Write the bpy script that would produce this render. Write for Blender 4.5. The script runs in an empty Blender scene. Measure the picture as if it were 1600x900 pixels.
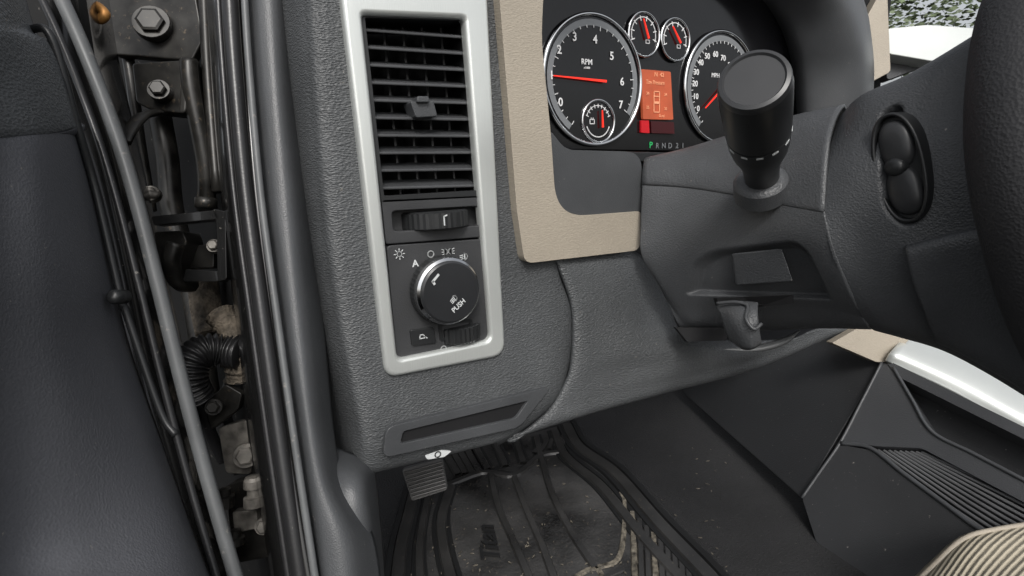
import bpy, bmesh, math, random
from mathutils import Vector, Matrix
random.seed(4)
# ------------------------------------------------------------------ survey frame
# world: X across the vehicle, Y forward, Z up ; eye at CAM
F=830.0
ax=Vector((.860,.144,.489)).normalized()
az=Vector((-.048,.977,-.205)); az=(az-ax*az.dot(ax)).normalized()
ay=-(az.cross(ax))
R=Vector((ax.x,ay.x,az.x)); U=Vector((ax.y,ay.y,az.y)); N=Vector((ax.z,ay.z,az.z))
CAM=Vector((0,0,.62))
DY=.474
def ray(u,v): return R*((u-800)/F)+U*((450-v)/F)+N
def W(u,v,d): return CAM+ray(u,v)*d
def D(u,v,off=0.0):
    r=ray(u,v); return CAM+r*((DY+off)/r.y)
def FL(u,v,z=.04):
    r=ray(u,v); return CAM+r*((z-CAM.z)/r.z)
def proj(p):
    q=p-CAM; d=q.dot(N); return 800+F*q.dot(R)/d, 450-F*q.dot(U)/d
class Pl:
    def __init__(s,a,b,c):
        s.o=W(*a); s.n=(W(*b)-s.o).cross(W(*c)-s.o).normalized()
        if s.n.dot(CAM-s.o)<0: s.n=-s.n
    def __call__(s,u,v,h=0):
        r=ray(u,v); o=s.o+s.n*h; return CAM+r*((o-CAM).dot(s.n)/r.dot(s.n))
    def poly(s,pts,h=0,r=5,n=4): return [s(u,v,h) for u,v in rp(pts,r,n)]
X=Vector((1,0,0)); Y=Vector((0,1,0)); Z=Vector((0,0,1))
# ------------------------------------------------------------------ materials
def mat(name,col,rough=.5,metal=0,grain=0,gs=500,var=.15,stretch=(1,1,1),emit=0,speck=0,coat=0,spec=.5,specol=(.3,.28,.25),vs=14,bd=.0012,rv=.07):
    m=bpy.data.materials.new(name); m.use_nodes=True; nt=m.node_tree; b=nt.nodes['Principled BSDF']
    L=nt.links.new
    tc=nt.nodes.new('ShaderNodeTexCoord'); mp=nt.nodes.new('ShaderNodeMapping'); L(tc.outputs['Object'],mp.inputs[0]); mp.inputs['Scale'].default_value=stretch
    n=nt.nodes.new('ShaderNodeTexNoise'); n.inputs['Scale'].default_value=vs; n.inputs['Detail'].default_value=5; L(tc.outputs['Object'],n.inputs['Vector'])
    r=nt.nodes.new('ShaderNodeValToRGB'); c=Vector(col)
    r.color_ramp.elements[0].position=.3; r.color_ramp.elements[1].position=.7
    r.color_ramp.elements[0].color=(*(c*(1-var)),1); r.color_ramp.elements[1].color=(*(c*(1+var)),1)
    L(n.outputs['Fac'],r.inputs[0]); out=r.outputs[0]
    if speck:
        s=nt.nodes.new('ShaderNodeTexNoise'); s.inputs['Scale'].default_value=160; s.inputs['Detail'].default_value=4; s.inputs['Roughness'].default_value=.7
        L(tc.outputs['Object'],s.inputs['Vector'])
        sr=nt.nodes.new('ShaderNodeValToRGB'); sr.color_ramp.elements[0].position=.70-.12*speck; sr.color_ramp.elements[1].position=.76
        L(s.outputs['Fac'],sr.inputs[0]); mx=nt.nodes.new('ShaderNodeMix'); mx.data_type='RGBA'
        L(sr.outputs[0],mx.inputs[0]); L(out,mx.inputs[6]); mx.inputs[7].default_value=(*specol,1); out=mx.outputs[2]
    b.inputs['Metallic'].default_value=metal; b.inputs['Coat Weight'].default_value=coat
    b.inputs['Specular IOR Level'].default_value=spec
    rr=nt.nodes.new('ShaderNodeMapRange'); rr.inputs[3].default_value=max(0,rough-rv); rr.inputs[4].default_value=rough+rv
    L(n.outputs['Fac'],rr.inputs[0]); L(rr.outputs[0],b.inputs['Roughness'])
    if grain:
        v=nt.nodes.new('ShaderNodeTexVoronoi'); v.inputs['Scale'].default_value=gs; L(mp.outputs[0],v.inputs['Vector'])
        n2=nt.nodes.new('ShaderNodeTexNoise'); n2.inputs['Scale'].default_value=gs*.6; n2.inputs['Detail'].default_value=3; L(mp.outputs[0],n2.inputs['Vector'])
        ad=nt.nodes.new('ShaderNodeMath'); ad.operation='ADD'; L(v.outputs['Distance'],ad.inputs[0]); L(n2.outputs['Fac'],ad.inputs[1])
        bp=nt.nodes.new('ShaderNodeBump'); bp.inputs['Strength'].default_value=grain; bp.inputs['Distance'].default_value=bd
        L(ad.outputs[0],bp.inputs['Height']); L(bp.outputs[0],b.inputs['Normal'])
        gm=nt.nodes.new('ShaderNodeMix'); gm.data_type='RGBA'; gm.blend_type='MULTIPLY'; gm.inputs[0].default_value=1
        g2=nt.nodes.new('ShaderNodeMapRange'); g2.inputs[1].default_value=.5; g2.inputs[2].default_value=1.4; g2.inputs[3].default_value=1-.2*grain; g2.inputs[4].default_value=1+.2*grain
        L(ad.outputs[0],g2.inputs[0]); L(out,gm.inputs[6]); L(g2.outputs[0],gm.inputs[7]); out=gm.outputs[2]
    L(out,b.inputs['Base Color'])
    if emit:
        b.inputs['Emission Color'].default_value=(*col,1); b.inputs['Emission Strength'].default_value=emit
    return m
M=dict(
 dash=mat('grained_dash',(.076,.080,.083),.43,grain=.7,gs=340,stretch=(1,1,2.4),speck=.15,bd=.0011),
 cap=mat('smooth_grey_plastic',(.068,.071,.075),.38,grain=.15,gs=900,speck=.1),
 black=mat('black_plastic',(.020,.021,.022),.38),
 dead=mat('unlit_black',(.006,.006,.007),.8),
 jamb=mat('jamb_paint',(.009,.009,.009),.6,speck=.3,spec=.25,vs=20),
 gloss=mat('gloss_black',(.006,.006,.007),.12,spec=.5),
 bezel=mat('satin_silver',(.70,.725,.70),.30,metal=.5,grain=.05,gs=900,var=.03,stretch=(1,1,.05)),
 beige=mat('beige_plastic',(.38,.335,.27),.5,grain=.3,gs=360,stretch=(1,1,2.2),var=.05,bd=.001),
 panel=mat('switch_panel',(.043,.044,.046),.45,grain=.1,gs=900),
 slat=mat('vent_slat_plastic',(.060,.062,.065),.38),
 vane=mat('vent_vane_plastic',(.12,.122,.126),.4),
 knob=mat('knob_face',(.024,.025,.027),.3,coat=.3),
 chrome=mat('chrome',(.75,.76,.77),.12,metal=1,var=.02),
 white=mat('white_print',(.62,.64,.64),.6,var=.03),
 lit=mat('dial_print',(.7,.7,.7),.6,var=.03,emit=.15),
 red=mat('red_needle',(.9,.03,.015),.4,var=.02,emit=.6),
 orange=mat('lit_display',(.42,.085,.035),.4,var=.2,emit=.3,vs=30),
 pale=mat('display_print',(.8,.36,.2),.5,var=.02,emit=.2),
 redlamp=mat('red_warning',(.5,.008,.015),.4,emit=.25),
 dimred=mat('dim_red_lens',(.05,.005,.007),.3),
 green=mat('green_print',(.03,.40,.12),.4,emit=.3),
 arc=mat('dial_arc',(.25,.26,.27),.4,metal=.3,var=.03),
 colm=mat('column_plastic',(.070,.073,.077),.40,grain=.4,gs=650,speck=.18,bd=.0008),
 wheel=mat('wheel_plastic',(.058,.061,.065),.42,grain=.4,gs=650,speck=.12,bd=.0008),
 rubcap=mat('stalk_cap_plastic',(.035,.036,.038),.36),
 rim=mat('rim_leather',(.026,.026,.028),.6,grain=.3,gs=500),
 door=mat('door_plastic',(.102,.105,.116),.40,grain=.25,gs=650,speck=.08,vs=4,bd=.0008),
 doorup=mat('door_upper',(.135,.142,.148),.45,grain=.6,gs=340,stretch=(1,1,1.8),vs=6,bd=.0008),
 paint=mat('black_body_paint',(.012,.012,.012),.25,coat=.5,speck=.25,vs=20),
 seal=mat('rubber_seal',(.020,.020,.021),.30,grain=.05,speck=.2),
 gseal=mat('worn_rubber_and_glint',(.12,.125,.128),.42,speck=.6,vs=30),
 metal=mat('dusty_steel',(.15,.14,.125),.5,metal=.3,var=.7,vs=70,speck=.9,specol=(.07,.05,.035)),
 dmetal=mat('dirty_black_steel',(.024,.023,.021),.36,metal=.3,var=.7,vs=50,speck=.8,specol=(.15,.115,.08)),
 rust=mat('rusty_clip',(.50,.24,.07),.45,metal=.4,var=.4,vs=80),
 dirt=mat('dirty_wrap',(.10,.083,.063),.85,grain=.9,gs=300,var=.8,vs=60),
 mat_=mat('rubber_mat',(.038,.037,.036),.36,grain=.35,gs=200,var=.8,vs=10,speck=.8,specol=(.13,.11,.085),rv=.32),
 ridge=mat('rubber_ridge',(.034,.033,.032),.30,speck=.7,specol=(.14,.12,.09),var=.4),
 groove=mat('rubber_groove',(.010,.010,.010),.5),
 dirtrib=mat('dusty_ridge',(.13,.115,.09),.7,var=.85,vs=120,speck=.8),
 carpet=mat('carpet',(.022,.022,.023),.95,grain=1,gs=350,speck=.35,specol=(.12,.11,.1)),
 console=mat('console_plastic',(.058,.060,.064),.42,grain=.2,gs=600,speck=.05,vs=5),
 foot=mat('footwell_plastic',(.036,.037,.039),.43,grain=.2,gs=600,speck=.25,vs=5),
 pedal=mat('pedal_rubber',(.10,.098,.095),.6,speck=.6),
)
def fabric():
    m=mat('seat_weave',(.33,.28,.20),.9); nt=m.node_tree; b=nt.nodes['Principled BSDF']
    tc=nt.nodes.new('ShaderNodeTexCoord'); w=nt.nodes.new('ShaderNodeTexWave'); w.inputs['Scale'].default_value=58; w.bands_direction='Y'; w.inputs['Distortion'].default_value=.5
    n=nt.nodes.new('ShaderNodeTexNoise'); n.inputs['Scale'].default_value=500; nt.links.new(tc.outputs['Object'],n.inputs[0])
    nt.links.new(tc.outputs['Object'],w.inputs['Vector'])
    mm=nt.nodes.new('ShaderNodeMath'); mm.operation='MULTIPLY_ADD'; nt.links.new(n.outputs['Fac'],mm.inputs[0]); mm.inputs[1].default_value=.6; nt.links.new(w.outputs['Fac'],mm.inputs[2])
    r=nt.nodes.new('ShaderNodeValToRGB'); r.color_ramp.elements[0].color=(.20,.175,.13,1); r.color_ramp.elements[1].color=(.48,.43,.33,1); r.color_ramp.elements[1].position=.9
    nt.links.new(mm.outputs[0],r.inputs[0]); nt.links.new(r.outputs[0],b.inputs['Base Color'])
    bp=nt.nodes.new('ShaderNodeBump'); bp.inputs['Strength'].default_value=.6; bp.inputs['Distance'].default_value=.003
    nt.links.new(mm.outputs[0],bp.inputs['Height']); nt.links.new(bp.outputs[0],b.inputs['Normal']); return m
M['fabric']=fabric()
# ------------------------------------------------------------------ builders
coll=bpy.context.scene.collection
def thing(name,loc,label,cat,group=None):
    e=bpy.data.objects.new(name,None); e.empty_display_size=.02; e.location=loc; coll.objects.link(e)
    e['label']=label; e['category']=cat
    if group: e['group']=group
    return e
WL={}
def obj(name,geos,m,parent=None,smooth=False,bevel=0,solid=0,label=None,seg=2):
    if isinstance(geos,tuple): geos=[geos]
    vs=[];fs=[];mi=[];ms=[]
    for g in geos:
        gm=m
        if len(g)==3: gm=g[2]
        if gm not in ms: ms.append(gm)
        o=len(vs); vs+= [Vector(p) for p in g[0]]; fs+=[tuple(i+o for i in f) for f in g[1]]; mi+=[ms.index(gm)]*len(g[1])
    me=bpy.data.meshes.new(name)
    me.from_pydata([tuple(v) for v in vs],[],fs); me.update()
    for k in ms: me.materials.append(M[k])
    for p,i in zip(me.polygons,mi): p.material_index=i
    if smooth:
        for p in me.polygons: p.use_smooth=True
    ob=bpy.data.objects.new(name,me); coll.objects.link(ob)
    if solid:
        s=ob.modifiers.new('s','SOLIDIFY'); s.thickness=solid; s.offset=-1
    if bevel:
        b=ob.modifiers.new('b','BEVEL'); b.width=bevel; b.segments=seg; b.limit_method='ANGLE'; b.angle_limit=math.radians(40)
        for p in me.polygons: p.use_smooth=True
        ob.modifiers.new('w','WEIGHTED_NORMAL')
    if parent:
        ob.parent=parent
        ob.matrix_parent_inverse=Matrix.Identity(4) if parent.name in WL else Matrix.Translation(-Vector(parent.location))
    WL[ob.name]=1
    if label: ob['label']=label
    return ob
def cr(p0,p1,p2,p3,t):
    return .5*((2*p1)+(p2-p0)*t+(2*p0-5*p1+4*p2-p3)*t*t+(3*p1-p0-3*p2+p3)*t*t*t)
def spline(pts,n,closed=False):
    out=[];k=len(pts)
    rng=range(k) if closed else range(k-1)
    for i in rng:
        if closed: a,b,c,d=pts[i-1],pts[i],pts[(i+1)%k],pts[(i+2)%k]
        else: a=pts[i-1] if i else pts[0]*2-pts[1]; b=pts[i]; c=pts[i+1]; d=pts[i+2] if i+2<k else pts[i+1]*2-pts[i]
        for j in range(n): out.append(cr(a,b,c,d,j/n))
    if not closed: out.append(pts[-1].copy())
    return out
def sheet(rows,n=6,nv=None,hole=None):
    nv=nv or n
    R1=[spline(r,n) for r in rows]
    cols=[spline([r[i] for r in R1],nv) for i in range(len(R1[0]))]
    nc=len(cols);nr=len(cols[0]); V=[cols[i][j] for j in range(nr) for i in range(nc)]
    Fc=[(j*nc+i,(j+1)*nc+i,(j+1)*nc+i+1,j*nc+i+1) for j in range(nr-1) for i in range(nc-1)]
    if hole:
        def inside(p):
            c=False;k=len(hole)
            for a in range(k):
                (x1,z1),(x2,z2)=hole[a],hole[a-1]
                if (z1>p.z)!=(z2>p.z) and p.x<(x2-x1)*(p.z-z1)/(z2-z1)+x1: c=not c
            return c
        Fc=[f for f in Fc if not inside(sum((V[i] for i in f),Vector())/4)]
    s=0
    for f in Fc[::7]:
        a,b,c=V[f[0]],V[f[1]],V[f[2]]; s+= (b-a).cross(c-a).dot(CAM-a)
    if s<0: Fc=[tuple(reversed(f)) for f in Fc]
    return (V,Fc)
def emboss(geo,poly,vec,soft=10):
    k=len(poly)
    for i,p in enumerate(geo[0]):
        u,v=proj(p); c=False; dm=1e9
        for a in range(k):
            x1,y1=poly[a]; x2,y2=poly[a-1]
            if (y1>v)!=(y2>v) and u<(x2-x1)*(v-y1)/(y2-y1)+x1: c=not c
            L2=(x2-x1)**2+(y2-y1)**2; t=max(0,min(1,((u-x1)*(x2-x1)+(v-y1)*(y2-y1))/L2)); dm=min(dm,math.hypot(u-x1-t*(x2-x1),v-y1-t*(y2-y1)))
        if c:
            t=min(1,dm/soft); geo[0][i]=p+vec*(t*t*(3-2*t))
    return geo
def rp(pts,r=8,n=5):
    out=[];k=len(pts)
    for i in range(k):
        p=pts[i]; rr=p[2] if len(p)>2 else r
        c=Vector(p[:2]);a=Vector(pts[i-1][:2]);b=Vector(pts[(i+1)%k][:2])
        da=min(rr,(a-c).length*.48);db=min(rr,(b-c).length*.48)
        s=c+(a-c).normalized()*da;e=c+(b-c).normalized()*db
        for j in range(n+1):
            t=j/n; q=s*(1-t)**2+c*2*t*(1-t)+e*t*t; out.append((q.x,q.y))
    return out
def plate(P,vec):
    k=len(P); V=list(P)+[p+vec for p in P]
    n=Vector()
    for i in range(k): n+=(P[i]-P[0]).cross(P[(i+1)%k]-P[0])
    f=list(range(k)); flip=n.dot(vec)>0
    Fc=[tuple(f),tuple(reversed([i+k for i in f]))]+[(i,i+k,(i+1)%k+k,(i+1)%k) for i in range(k)]
    if flip: Fc=[tuple(reversed(q)) for q in Fc]
    return (V,Fc)
def ring(A,B,vec):
    k=len(A); V=list(A)+list(B)+[p+vec for p in A]+[p+vec for p in B]; Fc=[]
    for i in range(k):
        j=(i+1)%k
        Fc+=[(i,j,k+j,k+i),(2*k+i,3*k+i,3*k+j,2*k+j),(i,2*k+i,2*k+j,j),(k+i,k+j,3*k+j,3*k+i)]
    n=Vector()
    for i in range(k): n+=(A[i]-A[0]).cross(A[(i+1)%k]-A[0])
    if n.dot(vec)>0: Fc=[tuple(reversed(q)) for q in Fc]
    return (V,Fc)
def dp(pts,off=0,r=6,n=5): return [D(u,v,off) for u,v in rp(pts,r,n)]
def wp(pts,d,r=6,n=4):
    return [W(u,v,d(u,v) if callable(d) else d) for u,v in rp(pts,r,n)]
def frame(a):
    a=a.normalized(); h=Z if abs(a.z)<.9 else X
    s=a.cross(h).normalized(); return s,a.cross(s).normalized()
def lathe(o,a,prof,seg=40,wob=None):
    a=a.normalized(); s,t=frame(a);V=[];Fc=[]
    for r,h in prof:
        for i in range(seg):
            an=2*math.pi*i/seg; rr=r*(1+(wob(i,h) if wob else 0)); V.append(o+a*h+(s*math.cos(an)+t*math.sin(an))*rr)
    for k in range(len(prof)-1):
        for i in range(seg):
            j=(i+1)%seg; Fc.append((k*seg+i,k*seg+j,(k+1)*seg+j,(k+1)*seg+i))
    Fc.append(tuple(reversed(range(seg)))); Fc.append(tuple((len(prof)-1)*seg+i for i in range(seg)))
    v=(V[1]-V[0]).cross(V[seg]-V[0])
    if v.dot(V[0]-o-a*prof[0][1])<0 : Fc=[tuple(reversed(f)) for f in Fc]
    return (V,Fc)
def tube(pts,r,n=6,seg=10,flat=1,rf=None,closed=False):
    P=spline(pts,n,closed);V=[];Fc=[];k=len(P);s0=None
    for i,p in enumerate(P):
        t=(P[(i+1)%k]-P[i-1]) if closed else (P[min(i+1,k-1)]-P[max(i-1,0)])
        t.normalize()
        if s0 is None: s0,_=frame(t)
        s0=(s0-t*s0.dot(t)).normalized(); u=t.cross(s0)
        rr=r*(rf(i/(k-1),i) if rf else 1)
        for j in range(seg):
            an=2*math.pi*j/seg; V.append(p+(s0*math.cos(an)+u*math.sin(an)*flat)*rr)
    for i in range(k if closed else k-1):
        for j in range(seg):
            q=(i+1)%k; Fc.append((i*seg+j,i*seg+(j+1)%seg,q*seg+(j+1)%seg,q*seg+j))
    if not closed: Fc+=[tuple(reversed(range(seg))),tuple((k-1)*seg+j for j in range(seg))]
    return (V,Fc)
def circ(c,r,a=X,b=Z,n=48,a0=0,a1=2*math.pi): return [c+(a*math.cos(a0+(a1-a0)*i/n)+b*math.sin(a0+(a1-a0)*i/n))*r for i in range(n+1)]
def text(s,o,h,a=X,b=Z,rot=0,ext=.0003,bold=0,wx=1,shear=0):
    cu=bpy.data.curves.new('t','FONT'); cu.body=s; cu.size=h*1.38; cu.align_x='CENTER'; cu.align_y='CENTER'; cu.extrude=ext; cu.offset=bold*h; cu.resolution_u=3; cu.shear=shear
    t=bpy.data.objects.new('t',cu); coll.objects.link(t); dg=bpy.context.evaluated_depsgraph_get(); dg.update()
    me=t.evaluated_get(dg).to_mesh(); c,sn=math.cos(rot),math.sin(rot); nn=a.cross(b).normalized()
    V=[]
    for v in me.vertices:
        x,y=v.co.x*wx,v.co.y; V.append(o+a*(x*c-y*sn)+b*(x*sn+y*c)+nn*v.co.z)
    Fc=[tuple(p.vertices) for p in me.polygons]
    t.evaluated_get(dg).to_mesh_clear(); bpy.data.objects.remove(t); return (V,Fc)
def stroke(pl,o,w,a=X,b=Z,rot=0,s=1,th=.0004):
    c,sn=math.cos(rot),math.sin(rot); nn=a.cross(b).normalized()
    def mp(p): x,y=p[0]*s,p[1]*s; return o+a*(x*c-y*sn)+b*(x*sn+y*c)
    V=[];Fc=[]
    for p,q in zip(pl[:-1],pl[1:]):
        A,B=mp(p),mp(q); d=(B-A).normalized(); e=nn.cross(d)*w/2; A2=A-d*w*.3; B2=B+d*w*.3
        k=len(V); V+=[A2-e,B2-e,B2+e,A2+e]; V+=[x+nn*th for x in V[k:k+4]]
        Fc+=[(k+4,k+5,k+6,k+7),(k,k+1,k+5,k+4),(k+1,k+2,k+6,k+5),(k+2,k+3,k+7,k+6),(k+3,k,k+4,k+7)]
    return (V,Fc)
def arcp(cx,cy,r,a0,a1,n=12): return [(cx+r*math.cos(math.radians(a0+(a1-a0)*i/n)),cy+r*math.sin(math.radians(a0+(a1-a0)*i/n))) for i in range(n+1)]
# ================================================================== DASHBOARD
dash=thing('dashboard',D(700,700,.1),'dark grey grained truck dashboard with silver vent surround and beige trim','dashboard')
BO=[(531,-28,30),(762,-28,30),(791,556,22),(604,592,20)]
BI=[(566,22,8),(727,28,8),(767,532,12),(622,562,12)]
mid=[((a[0]+b[0])/2,(a[1]+b[1])/2) for a,b in zip(BO,BI)]
hole=[(D(*p).x,D(*p).z) for p in mid]
rw=[((425,-60,.09),(452,-60,.035),(470,-60,.012),(492,-60,0),(835,-60,0),(845,-60,.012)),
    ((435,100,.09),(462,100,.035),(480,100,.012),(502,100,0),(838,100,0),(846,100,.012)),
    ((455,300,.09),(478,300,.035),(496,300,.012),(518,300,0),(852,300,0),(858,300,.012)),
    ((470,440,.09),(494,440,.035),(512,440,.012),(534,440,0),(866,418,0),(870,418,.014)),
    ((480,530,.09),(506,530,.035),(526,530,.010),(549,530,-.002),(887,485,-.003),(891,485,.014)),
    ((490,610,.09),(520,610,.035),(541,610,.008),(565,610,-.004),(885,560,-.006),(890,560,.014)),
    ((500,670,.09),(530,670,.035),(553,670,.006),(576,670,-.006),(866,620,-.006),(871,623,.014)),
    ((508,712,.09),(538,718,.035),(560,716,.006),(582,712,-.004),(824,662,-.002),(830,666,.014)),
    ((512,724,.09),(545,738,.035),(568,744,.008),(588,738,.004),(776,692,.006),(780,695,.018)),
    ((515,722,.10),(548,735,.05),(572,738,.03),(592,730,.03),(776,684,.03),(780,687,.035))]
rows=[]
for r in rw:
    a=list(r); c0,c1=a[3],a[4]; midp=[(c0[0]+(c1[0]-c0[0])*t,c0[1]+(c1[1]-c0[1])*t,c0[2]+(c1[2]-c0[2])*t) for t in (.2,.4,.6,.8)]
    a=a[:4]+midp+a[4:]; rows.append([D(*p) for p in a])
obj('dash_panel',sheet(rows,8,10,hole),'dash',dash,smooth=True,solid=.004)
obj('end_bead',[tube([D(*p) for p in ((463,-60,.026),(473,100,.026),(489,300,.026),(505,440,.026),(519,530,.024),(533,610,.022),(544,670,.02),(552,722,.022))],.0022,8,8)],'cap',dash,smooth=True)
kr=[[(862,404,.014),(868,402,0),(905,400,0),(945,396,0),(982,392,.004),(990,391,.02)],
    [(874,425,.014),(878,424,-.003),(920,420,-.006),(965,416,-.006),(1005,412,.0),(1012,411,.02)],
    [(893,485,.014),(896,484,-.006),(940,482,-.012),(990,478,-.014),(1040,478,-.006),(1046,477,.02)],
    [(892,560,.014),(896,560,-.008),(950,550,-.018),(1010,540,-.028),(1066,533,-.03),(1080,524,-.01)],
    [(884,596,.014),(888,596,-.008),(960,580,-.018),(1050,565,-.035),(1150,552,-.05),(1225,530,-.055)],
    [(858,640,.014),(862,640,-.004),(950,615,-.016),(1060,588,-.035),(1190,558,-.055),(1290,512,-.065)],
    [(806,684,.014),(811,682,.0),(925,646,-.008),(1050,612,-.026),(1190,574,-.05),(1325,514,-.065)],
    [(806,672,.04),(811,672,.03),(925,636,.02),(1050,602,.01),(1190,564,-.01),(1325,506,-.02)]]
obj('knee_panel',sheet([[D(*p) for p in r] for r in kr],8),'dash',dash,smooth=True,solid=.004)
obj('release_pocket',[ring(dp([(604,668),(862,604),(812,668),(598,716)],-.012,14),dp([(630,674),(826,626),(806,654),(626,694)],-.012,6),Y*.016)],'cap',dash,bevel=.003)
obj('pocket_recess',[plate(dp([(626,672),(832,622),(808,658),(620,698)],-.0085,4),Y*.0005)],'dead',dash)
obj('silver_bezel',[ring(dp(BO,-.010,20,8),dp(BI,-.010,10,8),Y*.014)],'bezel',dash,bevel=.0045,seg=4)
vent=obj('air_vent',[ring(dp([(560,15),(733,20),(757,308),(596,316)],-.004,3),dp([(570,27),(726,32),(749,297),(600,306)],-.004,3),Y*.055),
   plate(dp([(545,5),(750,5),(770,320),(580,325)],.055,3),Y*.004)],'black',dash)
def vx(v): t=(v-30)/275; return 569+30*t,727+23*t
for i in range(10):
    t=i/9; vL=44+t*248; uL,uR=vx(vL); vR=56+t*232
    a,b=D(uL,vL,.002),D(uR,vR,.002)
    back=Y*.020+Z*.0065; th=Z*-.0028
    obj('vent_slat',[plate([a,b,b+back,a+back],th)],'slat',vent,bevel=.0009)
for t in (.17,.36,.55,.74,.92):
    P=[]
    for v in (28,305):
        l,r=vx(v); P.append(D(l+(r-l)*t,v,.024))
    a,b=P; obj('vent_vane',[plate([a,b,b+Y*.018+X*.008,a+Y*.018+X*.008],X*.002)],'vane',vent)
obj('vent_tab',[plate(dp([(641,158),(678,158),(684,182),(650,184)],-.008,4),Y*.02),plate(dp([(652,150),(670,150),(672,160),(652,160)],-.012,3),Y*.02)],'cap',vent,bevel=.002)
tp=obj('vent_wheel_panel',[ring(dp([(596,311),(754,304),(761,370),(603,382)],-.004,4),dp([(612,330),(748,322),(752,352),(615,362)],-.004,8),Y*.01),plate(dp([(600,316),(754,310),(757,366),(604,374)],.012,4),Y*.003)],'panel',dash,bevel=.0012)
c=D(678,342,.014)
obj('thumbwheel',lathe(c-Z*.0085,Z,[(.030,0),(.033,.0015),(.033,.0155),(.030,.017)],72,lambda i,h:.018*(i%2)),'black',tp)
obj('thumbwheel_mark',[stroke([(0,-.004),(.0,.004),(.003,.005)],c-Y*.0343-X*.004,.0012)],'white',tp)
sp=obj('headlight_switch_panel',[plate(dp([(604,384),(761,373),(769,534),(620,562)],-.004,8),Y*.01)],'panel',dash,bevel=.001)
kc=D(690,451,-.004)
obj('switch_knob',[lathe(kc,-Y,[(.031,0),(.0325,.002),(.0325,.013)],96,lambda i,h:.02*(i%2)),
     lathe(kc,-Y,[(.0322,.013),(.0318,.018),(.0295,.020)],72)+('chrome',),
     lathe(kc,-Y,[(.0295,.0195),(.0293,.0222),(.0275,.0236),(.0,.0240)],72)+('knob',)],'black',sp,smooth=True).modifiers.new('e','EDGE_SPLIT').split_angle=math.radians(32)
kt=kc-Y*.0241
ic=[]
ic.append(text('PUSH',kt+X*.006-Z*.0135,.0048,rot=.62,bold=.02))
ic.append(stroke(arcp(0,0,.0026,-90,90)+[(0,.0026),(0,-.0026)],kt+X*.002-Z*.006,.0008,rot=.6))
for k in (-1,0,1): ic.append(stroke([(-.001,k*.0016),(-.0045,k*.0016-.0008)],kt+X*.002-Z*.006,.0007,rot=.6))
ic.append(stroke([(-.012,.0185),(-.018,.013),(-.0165,.0105)],kt,.0022))
obj('knob_print',ic,'white',sp)
def sun_icon(o,s):
    g=[stroke(arcp(0,0,.0022*s,0,360,16),o,.0007)]
    for k in range(8):
        a=k*math.pi/4; g.append(stroke([(.0033*s*math.cos(a),.0033*s*math.sin(a)),(.0050*s*math.cos(a),.0050*s*math.sin(a))],o,.0007))
    return g
o=-.0046; ic=sun_icon(D(624,397,o),1.0)
ic.append(text('A',D(649,412,o),.0065,bold=.03))
ic.append(stroke(arcp(0,0,.0030,0,360,16),D(673,397,o),.0010))
q=D(700,393,o); ic+= [stroke(arcp(.0028,0,.0024,90,270,10)+[(.0028,.0024),(.0028,-.0024)],q,.0008),stroke(arcp(-.0028,0,.0024,-90,90,10)+[(-.0028,-.0024),(-.0028,.0024)],q,.0008)]
for k in (-1,0,1): ic+=[stroke([(.0042,k*.0018),(.0065,k*.0026)],q,.0006),stroke([(-.0042,k*.0018),(-.0065,k*.0026)],q,.0006)]
q=D(725,401,o); ic+= [stroke(arcp(.0006,0,.003,-90,90,12)+[(.0006,.003),(.0006,-.003)],q,.0009)]
for k in (-1,0,1): ic.append(stroke([(-.001,k*.0018),(-.0045,k*.0018-.0005)],q,.0007))
ic.append(stroke(arcp(0,0,.0028,0,360,16),D(693,545,o),.0009))
ic.append(plate([D(700,543,o-.0002),D(722,538,o-.0002),D(722,543,o-.0002),D(700,544.5,o-.0002)],-Y*.0003))
for u in (729,738): ic.append(stroke([(-.0018,-.002),(.0018,-.002),(.0018,.002),(-.0018,.002),(-.0018,-.002)],D(u,536.5-(u-729)*.2,o),.0011))
obj('symbol_print',ic,'white',sp)
obj('fog_button',[plate(dp([(641,516),(678,511),(682,536),(644,541)],-.0065,3),Y*.006)],'black',sp,bevel=.0008)
q=D(660,526,-.0069); obj('fog_symbol',[stroke([(-.003,-.0015),(.003,-.0015),(.001,.002),(-.002,.002),(-.003,-.0015)],q,.0009),stroke([(.002,.000),(.0045,-.002)],q,.0009)],'white',sp)
c=D(713,516,.010); obj('dimmer_wheel',[lathe(c-Z*.008,Z,[(.0225,0),(.024,.001),(.024,.015),(.0225,.016)],64,lambda i,h:.05*(i%2)),
   ring(dp([(685,503),(738,498),(741,527),(688,533)],-.0055,4),dp([(690,507),(734,503),(737,523),(692,528)],-.0055,3),Y*.004)],'black',sp)
obj('beige_trim',[plate(dp([(776,-60,1),(808,330,1),(820,412,14),(1000,391,12),(1001,330,5),(892,338,26),(868,312,26),(861,210,4),(846,60,30),(852,-60,1)],-.012,6,6),Y*.03)],'beige',dash,bevel=.006,seg=4)
obj('cluster_lower_pad',[plate(dp([(861,205,4),(884,234,14),(990,237,14),(1003,252,12),(1001,331,4),(892,338,26),(866,312,26)],-.009,6,6),Y*.05)],'cap',dash,bevel=.006,seg=4)
hr=[[(1060,-90,.09),(1120,-40,.09),(1170,0,.09),(1205,40,.09),(1226,90,.09),(1236,150,.09),(1240,215,.09)],
    [(1075,-110,.06),(1150,-60,.055),(1205,-20,.05),(1238,30,.045),(1255,80,.04),(1262,130,.04),(1264,200,.04)],
    [(1100,-130,.02),(1200,-90,.005),(1275,-50,-.005),(1318,0,-.01),(1338,60,-.01),(1345,120,-.005),(1340,200,0)],
    [(1120,-140,.05),(1230,-110,.04),(1310,-80,.03),(1350,0,.03),(1362,60,.03),(1366,120,.035),(1360,200,.05)]]
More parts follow.
